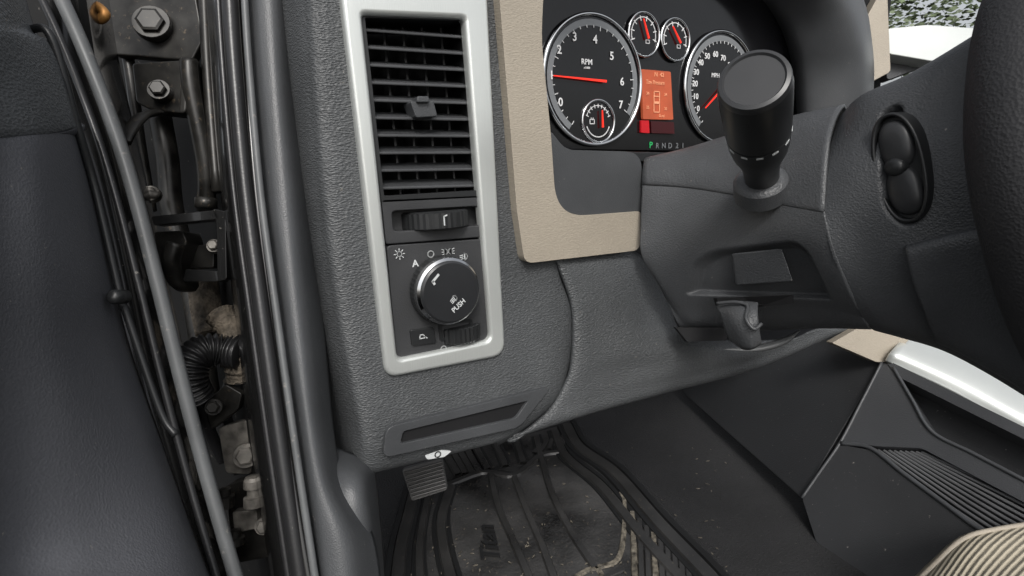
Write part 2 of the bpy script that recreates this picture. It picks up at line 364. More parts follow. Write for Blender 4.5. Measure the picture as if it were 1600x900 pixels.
obj('cluster_hood',sheet([[D(*p) for p in r] for r in hr],8),'cap',dash,smooth=True,solid=.004)
obj('cluster_shade_brow',[sheet([[D(840,-62,.10),D(960,-90,.10),D(1080,-100,.10)],[D(846,-75,.0),D(960,-110,-.02),D(1100,-130,.02)]],6)],'cap',dash,smooth=True,solid=.01)  # unseen brow above the frame, added to keep sky light off the cluster
obj('centre_trim',[plate(wp([(1352,30),(1386,-30),(1392,112),(1358,130)],.98),N*.03)],'beige',dash,bevel=.004)
obj('dash_top_glare',[plate(wp([(1386,44),(1450,38),(1560,46),(1545,70),(1470,98),(1388,84)],1.0),N*.05)],'bezel',dash,bevel=.01,label='pale silver end of the dash trim, standing in for white glare')  # silver plate whose pale shape stands for the white glare here
obj('centre_vent',[plate(wp([(1384,86),(1450,88),(1440,105),(1386,125)],1.03),N*.02)],'console',dash)
obj('dash_core',[plate([D(470,-60,.10),D(780,-60,.10),D(800,660,.13),D(560,700,.13)],Y*.02),plate([D(780,-60,.13),D(1400,-60,.13),D(1330,500,.12),D(800,560,.12)],Y*.02)],'dead',dash)
# ================================================================== CLUSTER
G=.072
cl=thing('instrument_cluster',D(1000,230,G),'backlit gauge cluster with red needles and orange display under the hood','instrument panel')
obj('cluster_face',[plate(dp([(835,-60),(1300,-60),(1300,238),(835,232)],G,3),Y*.01)],'gloss',cl)
obj('cluster_lip',[plate(dp([(870,234,3),(1130,240,3),(1130,256,3),(870,250,3)],G-.045,3),Y*.05)],'black',cl,bevel=.002)
def gauge(u,v,r,nm='gauge',arc=None,face=True):
    c=D(u,v,G)
    g=obj(nm,[lathe(c-Y*.001,-Y,[(r*.98,0),(r*.98,.002),(0,.0021)],64)],'gloss',cl)
    obj('gauge_ring',[tube(circ(c-Y*.004,r,n=64)[:-1],.0025 if r>.05 else .0016,2,8,closed=True)],'chrome',g,smooth=True)
    if arc:
        a0,a1=arc; n=40; A=circ(c-Y*.0036,r*.93,n=n,a0=math.radians(a0),a1=math.radians(a1));B=circ(c-Y*.0036,r*.83,n=n,a0=math.radians(a0),a1=math.radians(a1))
        obj('dial_arc',[(A+B,[(i,i+1,n+2+i,n+1+i) for i in range(n)])],'arc',g)
    return g,c
def needle(g,c,ang,l,w,tail=.12,y=.008):
    a=math.radians(ang); d=X*math.cos(a)+Z*math.sin(a); e=Y.cross(d)*w
    o=c-Y*y; obj('needle',[plate([o-d*l*tail-e,o-d*l*tail+e,o+d*l+e*.4,o+d*l-e*.4],Y*.0015)],'red',g)
RT=.076
g1,c1=gauge(926,127,RT,'tachometer',(235,-35))
needle(g1,c1,178,RT*.84,.0014,.25)
t=[text(s,D(u,v,G-.0045),.0098,bold=.02) for s,u,v in (('0',876,160),('2',874,78),('3',898,58),('4',930,62),('5',956,88),('6',972,128),('7',970,164),('1',862,118))]
t+=[text('RPM',D(917,97,G-.0045),.0066,bold=.01),text('x1000',D(917,106,G-.0045),.0028)]
for k in range(29):
    a=math.radians(235-270*k/28); dv=(math.cos(a),math.sin(a)); r0=RT*(.80 if k%4 else .77)
    t.append(stroke([(dv[0]*r0,dv[1]*r0),(dv[0]*RT*.835,dv[1]*RT*.835)],c1-Y*.004,.0008))
obj('dial_numbers',t,'lit',g1)
g2,c2=gauge(932,190,.0255,'battery_gauge'); needle(g2,c2-X*-.004,92,.013,.0012,.6)
t=[stroke(arcp(0,0,.019,200,340,14),c2-Y*.003,.0012),stroke(arcp(0,0,.019,20,160,14),c2-Y*.003,.0008),stroke([(-.013,-.003),(-.006,-.003),(-.006,.002),(-.013,.002),(-.013,-.003)],c2-Y*.003,.0009),stroke([(-.011,.002),(-.011,.004)],c2-Y*.003,.001),stroke([(-.008,.002),(-.008,.004)],c2-Y*.003,.001)]
for k in range(9):
    a=math.radians(20+k*17.5); t.append(stroke([(math.cos(a)*.0165,math.sin(a)*.0165),(math.cos(a)*.0205,math.sin(a)*.0205)],c2-Y*.0034,.0009))
obj('dial_print',t,'lit',g2)
for u,v,an in ((1003,55,112),(1052,63,128)):
    g3,c3=gauge(u,v,.0265,'small_gauge'); needle(g3,c3-X*-.003,an,.019,.0013,.3)
    t=[stroke(arcp(0,0,.021,200,-20,16),c3-Y*.003,.0011),stroke([(.004,-.006),(.010,-.006),(.010,-.010),(.004,-.010),(.004,-.006)],c3-Y*.003,.0008)]
    for k in range(8):
        a=math.radians(200-k*31); t.append(stroke([(math.cos(a)*.017,math.sin(a)*.017),(math.cos(a)*.0225,math.sin(a)*.0225)],c3-Y*.0034,.0011))
    obj('dial_print',t,'lit',g3)
RS=.076
g4,c4=gauge(1124,138,RS,'speedometer',(230,-40)); needle(g4,c4,218,RS*.62,.0014,.1)
t=[text(s,D(u,v,G-.0045),.0078,bold=.02) for s,u,v in (('0',1091,170),('10',1087,151),('20',1086,131),('30',1088,113),('40',1095,98),('50',1105,88),('60',1118,85),('70',1130,91),('80',1141,102),('90',1150,118))]
t.append(text('MPH',D(1118,118,G-.0045),.0062))
for k in range(37):
    a=math.radians(230-270*k/36); dv=(math.cos(a),math.sin(a)); t.append(stroke([(dv[0]*RS*.79,dv[1]*RS*.79),(dv[0]*RS*.83,dv[1]*RS*.83)],c4-Y*.004,.0008))
obj('dial_numbers',t,'lit',g4)
g=obj('display_screen',[plate(dp([(1002,108),(1048,112),(1052,187),(1005,186)],G-.006,2),Y*.004)],'orange',cl)
o=G-.0066
t=[text('Tire Pressure',D(1024,129,o),.0055,wx=.8),text('N  42',D(1030,117,o),.0055),text('34',D(1012,146,o),.004),text('34',D(1040,148,o),.004),text('35',D(1012,168,o),.004),text('35',D(1040,170,o),.004),text('0 mi',D(1034,181,o),.0042)]
q=D(1026,158,o); t+= [stroke([(-.005,-.014),(.005,-.014),(.005,.012),(-.005,.012),(-.005,-.014)],q,.0012),stroke([(-.004,-.002),(.004,-.002)],q,.003),stroke([(-.004,.006),(.004,.006)],q,.0012)]
obj('display_print',t,'pale',cl)
obj('warning_lamp',[plate(dp([(1002,188),(1014,188),(1015,208),(1002,207)],G-.004,1),Y*.003)],'redlamp',cl)
obj('warning_lamp',[plate(dp([(1017,189),(1053,191),(1054,209),(1018,208)],G-.004,1),Y*.003)],'dimred',cl)
obj('gear_print',[text('P',D(1017,227,G-.001),.0085)],'green',cl)
obj('gear_print',[text(s,D(u,228,G-.001),.0075) for s,u in (('R',1027),('N',1037),('D',1047),('2',1058),('1',1067))],'arc',cl)
# ================================================================== COLUMN
co=thing('steering_column',W(1150,300,.62),'dark grey steering column shroud jutting from the dashboard','steering column')
def ws(rows,n=8): return sheet([[W(*p) for p in r] for r in rows],n)
obj('upper_shroud',ws([[(1020,262,.67),(1080,250,.66),(1160,230,.64),(1250,205,.60),(1325,185,.56)],
  [(1009,246,.625),(1075,230,.61),(1150,207,.58),(1240,180,.53),(1318,163,.50)],
  [(1004,265,.612),(1075,255,.585),(1150,243,.55),(1230,232,.50),(1296,215,.465)],
  [(1003,287,.61),(1075,291,.58),(1150,301,.535),(1220,314,.49),(1287,324,.455)],
  [(1004,289,.62),(1075,293,.59),(1150,303,.545),(1220,316,.50),(1287,326,.465)]]),'colm',co,smooth=True,solid=.003)
ls=ws([[(1003,290,.62),(1075,294,.59),(1150,304,.545),(1220,317,.50),(1287,327,.465)],
  [(1003,292,.611),(1075,296,.581),(1150,306,.536),(1220,319,.491),(1287,329,.456)],
  [(1001,350,.61),(1060,360,.585),(1140,365,.54),(1225,370,.49),(1300,382,.455)],
  [(1003,400,.613),(1045,430,.60),(1130,435,.56),(1240,430,.505),(1325,450,.46)],
  [(1035,455,.62),(1062,480,.61),(1150,480,.58),(1260,475,.52),(1345,490,.47)],
  [(1062,510,.63),(1095,514,.625),(1180,515,.6),(1280,512,.54),(1360,514,.48)],
  [(1080,516,.68),(1110,514,.68),(1190,512,.66),(1285,506,.60),(1365,510,.54)]],26)
pn_=(W(1150,360,.535)-W(1150,300,.535)).cross(W(1250,380,.48)-W(1100,380,.565)).normalized()
if pn_.dot(N)<0: pn_=-pn_
emboss(ls,rp([(1070,462,6),(1082,408,16),(1112,390,14),(1240,374,14),(1264,392,14),(1300,470,6)],8,5),pn_*.013,11)
obj('lower_shroud',ls,'colm',co,smooth=True,solid=.003)
obj('shroud_pad',[plate([W(1146,396,.541),W(1222,388,.501),W(1240,440,.500),W(1153,446,.552)],N*.008)],'wheel',co,bevel=.0015)
obj('lever_slot',[plate([W(1120,466,.562),W(1160,464,.545),W(1240,461,.503),W(1240,474,.505),W(1185,480,.54),W(1125,482,.563)],N*.01)],'dead',co)
obj('tilt_lever',ws([[(1118,478,.56),(1140,472,.55),(1162,470,.54),(1184,472,.53)],[(1124,490,.55),(1142,486,.535),(1162,484,.525),(1184,486,.52)],[(1132,515,.545),(1150,512,.525),(1170,508,.515),(1186,508,.515)],[(1140,532,.545),(1156,540,.53),(1174,541,.52),(1190,534,.52)],[(1148,536,.55),(1160,546,.54),(1176,546,.53),(1191,536,.53)]],6),'colm',co,smooth=True,solid=.005)
obj('lever_edge',[tube([W(*p) for p in ((1120,474,.552),(1150,472,.535),(1168,478,.525),(1166,498,.515),(1178,514,.510),(1190,506,.512))],.0018,8,8)],'cap',co,smooth=True)
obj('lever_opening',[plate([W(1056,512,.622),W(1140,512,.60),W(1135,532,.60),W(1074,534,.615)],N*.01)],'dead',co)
obj('lip_highlight',[tube([W(*p) for p in ((1130,546,.595),(1180,545,.59),(1225,533,.585),(1250,516,.58))],.006,8,8,flat=.6,rf=lambda t,i:math.sin(math.pi*min(.97,max(.05,t)))+.1)],'gseal',co,smooth=True)  # grey crescent modelled as the silvery highlight along the lip
# stalk
b0=W(1191,286,.50); h0=W(1178,127,.36); a=(h0-b0); Ln=a.length; a.normalize()
st=obj('turn_signal_stalk',[lathe(W(1188,283,.493),(a+U*.5),[(.024,-.016),(.0235,.0),(.021,.003),(.019,.004)],48)+('colm',),
   lathe(b0,a,[(.0145,-.01),(.0148,Ln*.15),(.0160,Ln*.28),(.0215,Ln*.42),(.0232,Ln*.50),(.0236,Ln*.60),(.0228,Ln*.605),(.0228,Ln*.615),(.0240,Ln*.62),(.0243,Ln*.80),(.0243,Ln*.95),(.0228,Ln*.995),(.0,Ln*.997)],56)],'black',co,smooth=True)
st.modifiers.new('e','EDGE_SPLIT').split_angle=math.radians(35)
obj('stalk_cap',[lathe(h0,a,[(.0234,-.004),(.0234,.0),(.0226,.0022),(.0200,.0030),(.0188,.0014),(.0,.0016)],56)],'rubcap',st,smooth=True).modifiers.new('e','EDGE_SPLIT').split_angle=math.radians(30)
s_,t_=frame(a); mk=[]
for k in range(26):
    an=2*math.pi*k/26; rr=.0237; dn=s_*math.cos(an)+t_*math.sin(an); tg=a.cross(dn); o=b0+a*Ln*.585+dn*rr
    if k%2: mk.append(stroke([(-.0018,0),(.0018,0)],o,.0022,a=tg,b=a))
obj('stalk_marks',mk,'white',st)
# ================================================================== WHEEL
wh=thing('steering_wheel',W(1450,300,.45),'back of a dark grey steering wheel with spoke buttons','steering wheel')
sc_=ws([[(1330,190,.56),(1365,165,.52),(1440,135,.49),(1535,80,.46),(1640,10,.44)],
  [(1312,182,.50),(1345,150,.46),(1420,116,.43),(1525,54,.40),(1640,-20,.37)],
  [(1294,240,.468),(1340,215,.445),(1410,190,.42),(1500,165,.395),(1640,130,.36)],
  [(1286,320,.458),(1335,300,.44),(1410,280,.418),(1500,268,.392),(1640,255,.36)],
  [(1300,400,.458),(1350,400,.445),(1420,388,.42),(1510,370,.395),(1640,350,.36)],
  [(1342,488,.47),(1378,495,.455),(1440,482,.43),(1530,470,.40),(1640,460,.37)],
  [(1365,516,.485),(1410,528,.47),(1470,545,.45),(1540,578,.425),(1640,635,.39)],
  [(1370,510,.53),(1415,522,.52),(1475,538,.50),(1545,568,.47),(1640,620,.44)]],18)
pc=W(1404,262,.4165)
pa=(W(1440,255,.4045)-W(1368,268,.4345)).normalized(); pb=(W(1422,348,.421)-W(1388,176,.424)).normalized()
pn=pb.cross(pa).normalized()
if pn.dot(CAM-pc)<0: pn=-pn
emboss(sc_,rp([(1372,176,16),(1408,158,16),(1448,335,22),(1412,358,20),(1378,325,16)],16,5),-pn*.010,8)
obj('spoke_cover',sc_,'wheel',wh,smooth=True,solid=.003)
obj('lower_cover',ws([[(1410,392,.44),(1460,372,.42),(1510,360,.405),(1560,350,.39),(1640,335,.37)],
  [(1414,388,.413),(1460,376,.398),(1510,364,.384),(1560,355,.37),(1640,340,.35)],
  [(1426,440,.415),(1470,430,.402),(1515,425,.388),(1565,420,.372),(1640,415,.35)],
  [(1448,500,.425),(1485,500,.412),(1525,505,.397),(1575,515,.38),(1640,525,.36)],
  [(1462,534,.438),(1495,548,.425),(1535,570,.41),(1580,595,.395),(1640,635,.375)],
  [(1468,534,.46),(1500,546,.45),(1540,566,.44),(1585,590,.42),(1640,628,.40)]]),'wheel',wh,smooth=True,solid=.002)
obj('wheel_rim',[tube([W(*p) for p in ((1715,-160,.36),(1636,0,.35),(1616,120,.34),(1618,240,.335),(1644,370,.335),(1686,500,.34),(1756,640,.35))],.034,8,24)],'rim',wh,smooth=True)
def oval(c,rx,ry,n=40,e=2.3):
    out=[]
    for i in range(n):
        t=2*math.pi*i/n; cx_,sy=math.cos(t),math.sin(t)
        out.append(c+pa*(rx*math.copysign(abs(cx_)**(2/e),cx_))+pb*(ry*math.copysign(abs(sy)**(2/e),sy)))
    return out
def dome(c,rx,ry,h,levels=6,e=2.3):
    V=[];Fc=[];n=40
    for l in range(levels+1):
        t=l/levels*math.pi/2; V+=oval(c+pn*h*math.sin(t),max(rx*math.cos(t)**.6,1e-5),max(ry*math.cos(t)**.6,1e-5),n,e)
    for l in range(levels):
        for i in range(n): Fc.append((l*n+i,l*n+(i+1)%n,(l+1)*n+(i+1)%n,(l+1)*n+i))
    a_=(V[1]-V[0]).cross(V[n]-V[0])
    if a_.dot(V[0]-c)<0: Fc=[tuple(reversed(f)) for f in Fc]
    return (V,Fc)
bp_=obj('audio_button_pad',[ring(oval(pc+pn*.001,.0185,.044),oval(pc+pn*.001,.0155,.041),-pn*.02),plate(oval(pc-pn*.004,.0160,.0415),-pn*.008)],'black',wh,bevel=.0012)
q=pc-pn*.004
obj('rocker_button',[dome(q-pb*.0185,.0125,.0195,.0065)],'rubcap',bp_,smooth=True)
obj('rocker_button',[dome(q+pb*.0185,.0125,.0195,.0065)],'rubcap',bp_,smooth=True)
obj('centre_button',[dome(q-pb*.001-pa*.002,.0085,.0085,.009,e=2)],'black',bp_,smooth=True)
# ================================================================== DOOR
dr=thing('car_door',W(60,700,.42),'open dark grey truck door with grained upper panel','door')
obj('upper_panel',ws([[(-60,-40,.30),(0,-30,.33),(30,-20,.37),(38,-10,.42)],
   [(-60,30,.29),(0,30,.32),(36,40,.36),(58,52,.40)],
   [(-60,60,.285),(0,60,.315),(48,62,.355),(80,66,.39)],
   [(-60,130,.285),(0,130,.315),(58,128,.35),(102,126,.39)],
   [(-60,214,.285),(0,210,.315),(66,204,.35),(119,193,.395)],
   [(-60,222,.30),(0,218,.33),(70,211,.365),(124,200,.41)]],8),'doorup',dr,smooth=True,solid=.004)
obj('window_channel',[plate([W(-80,-80,.46),W(110,-80,.46),W(140,120,.46),W(-80,120,.46)],N*.01)],'jamb',dr)
obj('lower_panel',ws([[(-60,222,.295),(0,218,.325),(60,212,.36),(112,204,.40),(125,203,.42)],
   [(-60,230,.285),(0,226,.315),(60,220,.345),(110,212,.39),(127,214,.42)],
   [(-60,400,.27),(0,400,.30),(75,400,.335),(145,400,.39),(170,400,.43)],
   [(-60,520,.265),(0,520,.295),(90,530,.335),(165,530,.39),(200,530,.43)],
   [(-60,640,.26),(0,650,.29),(110,660,.33),(210,665,.39),(245,665,.43)],
   [(-60,780,.255),(0,790,.285),(130,800,.325),(262,800,.385),(292,800,.43)],
   [(-60,880,.25),(0,880,.28),(145,880,.315),(290,875,.37),(322,880,.43)],
   [(-60,960,.24),(0,950,.265),(150,940,.30),(305,920,.35),(345,940,.42)]],8),'door',dr,smooth=True,solid=.004)
obj('door_edge',ws([[(60,-40,.44),(95,-40,.45),(140,-40,.49),(165,-40,.55)],[(90,90,.43),(125,90,.45),(160,90,.49),(185,90,.55)],[(120,220,.43),(165,220,.45),(195,220,.49),(215,220,.55)],
   [(150,400,.43),(205,400,.45),(235,400,.49),(255,400,.54)],[(200,600,.43),(250,600,.45),(285,600,.49),(300,600,.54)],[(270,800,.43),(310,800,.45),(335,800,.49),(350,800,.53)],[(320,960,.42),(355,960,.45),(380,960,.49),(390,960,.52)]],6),'paint',dr,smooth=True,solid=.003)
sp_=((78,-40,.44),(128,70,.435),(178,200,.435),(212,310,.435),(248,450,.435),(285,600,.435),(322,740,.435),(368,900,.43),(395,980,.43))
obj('door_seal',[tube([W(*p) for p in sp_],.0056,10,10)],'gseal',dr,smooth=True,label='grey worn rubber seal on the door edge')
obj('inner_seal',[tube([W(p[0]-30,p[1],p[2]-.008) for p in sp_],.003,10,8)],'seal',dr,smooth=True)
q=W(180,464,.40); obj('door_clip',[lathe(q,-N,[(.0055,-.01),(.0055,.002),(.004,.004),(0,.0045)],20)],'black',dr,smooth=True)
obj('door_lip',[tube([W(*p) for p in ((44,45,.385),(80,58,.385),(120,195,.40),(150,300,.415),(190,470,.42),(198,490,.42),(250,640,.425),(275,680,.425))],.003,8,8)],'black',dr,smooth=True)
# ================================================================== DOOR FRAME (body)
fr=thing('door_frame',W(430,850,.5),'black painted body pillar with rubber weatherstrip beside the dashboard','door frame')
obj('jamb_panel',ws([[(60,-60,.70),(200,-60,.66),(300,-60,.62),(330,-60,.52)],[(120,250,.70),(240,250,.66),(325,250,.62),(350,250,.50)],[(180,500,.70),(290,500,.66),(352,500,.60),(378,500,.49)],[(230,750,.70),(340,750,.64),(385,750,.58),(410,750,.47)],[(280,980,.68),(380,980,.6),(430,980,.54),(448,980,.45)]],6),'jamb',fr,smooth=True,solid=.003)
obj('pillar_flange',ws([[(318,-60,.53),(335,-60,.48),(380,-60,.462),(400,-60,.50)],[(340,250,.52),(352,250,.47),(400,250,.452),(425,250,.50)],[(368,500,.50),(382,500,.46),(428,500,.442),(452,500,.49)],[(400,750,.48),(414,750,.44),(462,750,.425),(485,750,.47)],[(436,980,.46),(448,980,.43),(500,980,.41),(520,980,.46)]],6),'paint',fr,smooth=True,solid=.003)
def path(du,d): return [W(u+du,v,dz+d) for u,v,dz in ((352,-60,.455),(362,100,.452),(380,300,.448),(404,480,.44),(432,680,.43),(462,880,.42),(478,980,.415))]
obj('weatherstrip',[tube(path(4,0),.0085,10,12,flat=.8)],'seal',fr,smooth=True)
obj('seal_lip',[tube(path(27,-.004),.0030,10,8)],'gseal',fr,smooth=True)
obj('seal_lip',[tube(path(-14,.002),.003,10,8)],'seal',fr,smooth=True)
obj('pillar_trim',ws([[(385,-60,.465),(400,-60,.455),(432,-60,.462),(455,-60,.50)],[(395,120,.462),(412,120,.452),(442,120,.458),(468,120,.50)],[(412,300,.458),(430,300,.448),(460,300,.456),(486,300,.50)],[(434,470,.452),(452,470,.442),(478,470,.452),(504,470,.50)],[(466,700,.44),(484,700,.43),(508,714,.44),(530,725,.48)],[(488,840,.43),(506,840,.42),(545,840,.425),(585,840,.46)],[(506,980,.42),(524,980,.41),(562,980,.415),(602,980,.45)]],8),'cap',fr,smooth=True,solid=.003)
obj('kick_panel',ws([[(500,690,.50),(530,700,.505),(570,715,.52),(586,720,.56)],[(512,735,.46),(535,745,.462),(568,752,.47),(588,745,.52)],[(515,830,.445),(545,830,.445),(580,830,.46),(596,830,.52)],[(528,980,.43),(560,980,.43),(592,980,.45),(606,980,.5)]],8),'cap',fr,smooth=True,solid=.003)
def bolt(u,v,d,r,par,m='metal'):
    o=W(u,v,d); dn=-N+R*.25+U*.15
    return obj('bolt',[lathe(o,dn,[(r*1.35,-.008),(r*1.35,0),(r*1.3,.001)],24),lathe(o,dn,[(r,.0),(r,.005),(r*.8,.006),(0,.006)],6)],m,par)
def wplate(pts,d,th=.006,r=6,m=None):
    g=plate(wp(pts,d,r),N*th); return g+((m,) if m else ())
hg=obj('upper_hinge',[wplate([(140,-40),(300,-40),(318,60),(300,95),(175,85)],.585,.012),wplate([(205,98),(300,92),(285,178),(236,172),(212,160)],.56,.02),wplate([(284,94),(300,92),(290,176),(278,178)],.545,.03)],'dmetal',fr,bevel=.003,label='black steel upper hinge with bolt heads')
obj('hinge_arm',[tube([W(*p) for p in ((192,224,.50),(204,202,.51),(222,182,.53),(244,176,.55))],.009,6,8,flat=.4),tube([W(*p) for p in ((296,95,.55),(300,140,.55),(322,260,.56),(322,330,.57))],.009,6,8)],'dmetal',hg,smooth=True)
bolt(236,34,.575,.014,hg,'dmetal'); bolt(248,140,.55,.008,hg,'dmetal')
obj('spring_clip',[tube([W(*p) for p in ((132,14,.50),(142,8,.50),(155,12,.50),(164,22,.50),(156,30,.50),(140,26,.50),(134,20,.50))],.0045,6,8)],'rust',hg,smooth=True,label='orange rusty spring clip')
obj('jamb_rib',[tube([W(*p) for p in ((170,-40,.60),(200,90,.60),(218,220,.60),(236,330,.60))],.006,6,8),tube([W(*p) for p in ((318,-40,.56),(326,120,.56),(340,300,.55))],.006,6,8),tube([W(*p) for p in ((250,180,.60),(262,250,.60),(270,330,.60),(300,450,.60),(330,640,.59))],.012,6,10)],'dmetal',fr,smooth=True)
ck=thing('door_check',W(290,440,.55),'black steel door check strap with brackets in the jamb','door check strap')
obj('check_arm',[wplate([(236,338),(338,328),(342,342),(240,352)],.50,.014,3),wplate([(332,326),(352,330),(354,436),(340,440),(338,350)],.50,.012,3),wplate([(290,420),(345,424),(340,440),(285,440)],.51,.02,3)],'paint',ck,bevel=.002)
obj('check_block',[wplate([(240,362),(285,360),(292,378),(270,440),(250,420)],.52,.03,6),wplate([(292,385),(334,380),(334,418),(296,420)],.54,.02,3)],'dmetal',ck,bevel=.004)
obj('check_strap',[tube([W(*p) for p in ((275,380,.51),(268,410,.51),(278,440,.52),(300,445,.54))],.008,6,8),tube([W(*p) for p in ((322,310,.52),(322,325,.52))],.010,2,12)],'dmetal',ck,smooth=True)
bolt(334,384,.53,.005,ck); bolt(236,302,.56,.006,ck,'metal')
obj('check_stud',[tube([W(*p) for p in ((224,300,.555),(248,306,.555))],.004,2,10)],'metal',ck,smooth=True)
wr=thing('wiring_harness',W(330,600,.58),'corrugated black wiring boot with dirty brown wrap','cable boot')
obj('boot',[tube([W(*p) for p in ((376,552,.53),(350,548,.53),(320,548,.52),(300,564,.51),(296,596,.51),(306,622,.52))],.015,20,16,rf=lambda t,i:1+.15*math.sin(i*1.3))],'seal',wr,smooth=True)
def lump(p,i): return 1+.12*math.sin(i*2.3)+.08*math.sin(i*.9)
obj('dirty_wrap',[tube([W(*p) for p in ((343,490,.545),(360,515,.54),(372,555,.54),(374,592,.545))],.013,12,14,rf=lump),tube([W(*p) for p in ((318,440,.59),(322,480,.585),(330,520,.58))],.016,8,10)],'dirt',wr,smooth=True)
obj('cable',[tube([W(*p) for p in ((300,610,.53),(318,640,.54),(330,680,.55),(350,720,.56))],.006,8,8),tube([W(*p) for p in ((360,590,.55),(350,630,.55),(362,680,.56),(372,740,.56))],.005,8,8)],'seal',wr,smooth=True)
h2=obj('lower_hinge',[wplate([(318,632),(352,600),(378,615),(372,640),(330,672)],.53,.01,4,'dmetal'),wplate([(340,668),(392,655),(398,690),(392,742),(352,740)],.54,.02,8),wplate([(352,760),(412,742),(420,800),(428,870),(372,880),(358,820)],.515,.02,5,'dmetal'),wplate([(362,800),(400,796),(404,826),(366,834)],.50,.01,4)],'metal',fr,bevel=.003,label='dusty steel lower hinge with pivot bolts')
bolt(334,636,.52,.006,h2,'dmetal'); bolt(384,712,.53,.009,h2,'metal')
pt=W(397,790,.49); up=(W(397,700,.49)-pt).normalized()
obj('hinge_pin',[lathe(pt,up,[(.009,0),(.009,.008),(.006,.009),(.006,.016),(.009,.017),(.009,.024),(.007,.027),(0,.028)],20)],'metal',h2,smooth=True).modifiers.new('e','EDGE_SPLIT')
pt=W(352,792,.49); obj('hinge_pin',[lathe(pt,up,[(.008,0),(.008,.010),(.005,.011),(.005,.017),(0,.018)],16)],'dmetal',h2)
pt=W(368,850,.49); obj('hinge_pin',[lathe(pt,up,[(.008,0),(.008,.006),(.005,.007),(.005,.013),(0,.014)],16)],'dmetal',h2)
bolt(412,822,.50,.006,h2)
# ================================================================== FLOOR & MAT
def S(ob):
    ob['kind']='structure'; return ob
fl=S(obj('vehicle_floor',[([Vector((-.3,-.3,.03)),Vector((2.2,-.3,.03)),Vector((2.2,1.9,.03)),Vector((-.3,1.9,.03))],[(0,1,2,3)])],'carpet'))
fw=S(obj('firewall',[([Vector((-.4,1.35,0.03)),Vector((2.4,1.35,.03)),Vector((2.4,1.30,.75)),Vector((-.4,1.30,.75))],[(0,1,2,3)])],'carpet'))
MZ=.046
mt=thing('floor_mat',FL(850,850),'black rubber floor mat with raised ridges and dried dirt','floor mat')
mo=[(640,742,12),(700,702,10),(800,684,10),(885,662,12),(915,690,20),(990,765,20),(1125,905,10),(1180,990,5),(600,990,5),(618,880,20),(628,820,20)]
obj('mat_sheet',[plate([FL(u,v,MZ) for u,v in rp(mo,10,5)],-Z*.012)],'mat_',mt,bevel=.003)
def fp(pts,dz=.0): return [FL(u,v,MZ+dz) for u,v in pts]
rid=[]
def rg(pts,r=.006,m=None,dz=.001,gr=True):
    P=spline(fp(pts,dz),8); V=[];Fc=[]
    prof=[(-1.25,-.2),(-.85,.55),(.85,.55),(1.25,-.2)]
    for i,p in enumerate(P):
        t=(P[min(i+1,len(P)-1)]-P[max(i-1,0)]).normalized(); s=t.cross(Z).normalized()
        for x,z in prof: V.append(p+s*x*r+Z*z*r)
    for i in range(len(P)-1):
        for j in range(3): Fc.append((i*4+j,i*4+j+1,i*4+j+5,i*4+j+4))
    rid.append((V,Fc)+((m,) if m else ()))
    if gr:
        for sg in (-1,1):
            g=tube([p+X*r*1.6*sg for p in fp(pts,-.0040)],r*.8,8,6); rid.append(g+('groove',))
rg([(652,748),(640,800),(628,850),(622,900),(616,960)],.010); rg([(704,760),(690,810),(694,860),(712,930)],.008)
rg([(672,765),(660,820),(655,870),(660,940)],.006)
rg([(885,665),(905,700),(960,740),(1030,820),(1110,905),(1160,970)],.012); rg([(866,674),(884,714),(940,762),(1004,840),(1068,910)],.009)
rg([(766,738),(778,790),(800,840),(828,905),(850,960)],.0055); rg([(802,740),(820,790),(846,850),(872,920)],.0055)
rg([(845,712),(862,770),(892,830),(930,888)],.0055)
rg([(700,758),(740,742),(762,738),(805,742),(845,712),(880,706)],.006)
rg([(930,888),(968,868),(976,790),(970,770)],.0035,m='dirtrib'); rg([(870,920),(930,888),(950,930)],.0035,m='dirtrib')
for k in range(8): rg([(694+k*11,704+k*-1.5),(716+k*11,742-k*1.2)] if k<4 else [(742+(k-4)*32,698-(k-4)*5),(762+(k-4)*28,734-(k-4)*5)],.0065)
for k in range(5): rg([(845+k*9,694-k*4),(835+k*11,708-k*3)],.005)
for k in range(9):
    u=988+k*11; rg([(u,800+k*11),(u+2,850+k*9),(u+6,985)],.0040,m='dirtrib' if k in(0,3) else None)
for k in range(6): rg([(940+k*3,904+k*14),(974+k*4,890+k*14)],.003,m='dirtrib' if k%2 else None)
obj('mat_ridges',rid,'ridge',mt)
mx=(FL(758,810,MZ)-FL(776,900,MZ)).normalized(); my=Z.cross(mx).normalized()
obj('mat_logo',[text('Titan',FL(764,850,MZ+.0015),.030,a=mx,b=my,ext=.0025,bold=.03,shear=.4)],'groove',mt)
lit=[]
for i in range(220):
    u=random.uniform(640,1150);v=random.uniform(700,900)
    if u>1000 and random.random()<.6: continue
    p=FL(u,v,MZ+.001+(0 if u<1000 else -.01)); s=random.uniform(.0006,.0022); an=random.random()*6; d1=Vector((math.cos(an),math.sin(an),0)); d2=Z.cross(d1)
    lit.append(plate([p-d1*s*2,p-d2*s*.6,p+d1*s*2,p+d2*s*.6],Z*.001))
lt=obj('floor_litter',lit,'dirtrib'); lt['kind']='stuff'; lt['label']='tan crumbs and grit scattered on the floor mat'; lt['category']='dirt'
pd=thing('parking_brake_pedal',W(665,760,.80),'grey ribbed parking brake pedal above the mat','pedal')
dpt=lambda u,v:.82-.0006*(v-715)
obj('pedal_pad',[plate(wp([(627,734),(690,716),(699,766),(643,784)],dpt,5),N*.012)],'pedal',pd,bevel=.002)
rb=[]
for k in range(8):
    a0=(632+k*1.6,739+k*5.4); b0_=(691+k*.9,722+k*5.6); rb.append(tube([W(a0[0],a0[1],dpt(*a0)-.001),W(b0_[0],b0_[1],dpt(*b0_)-.001)],.0014,2,6))
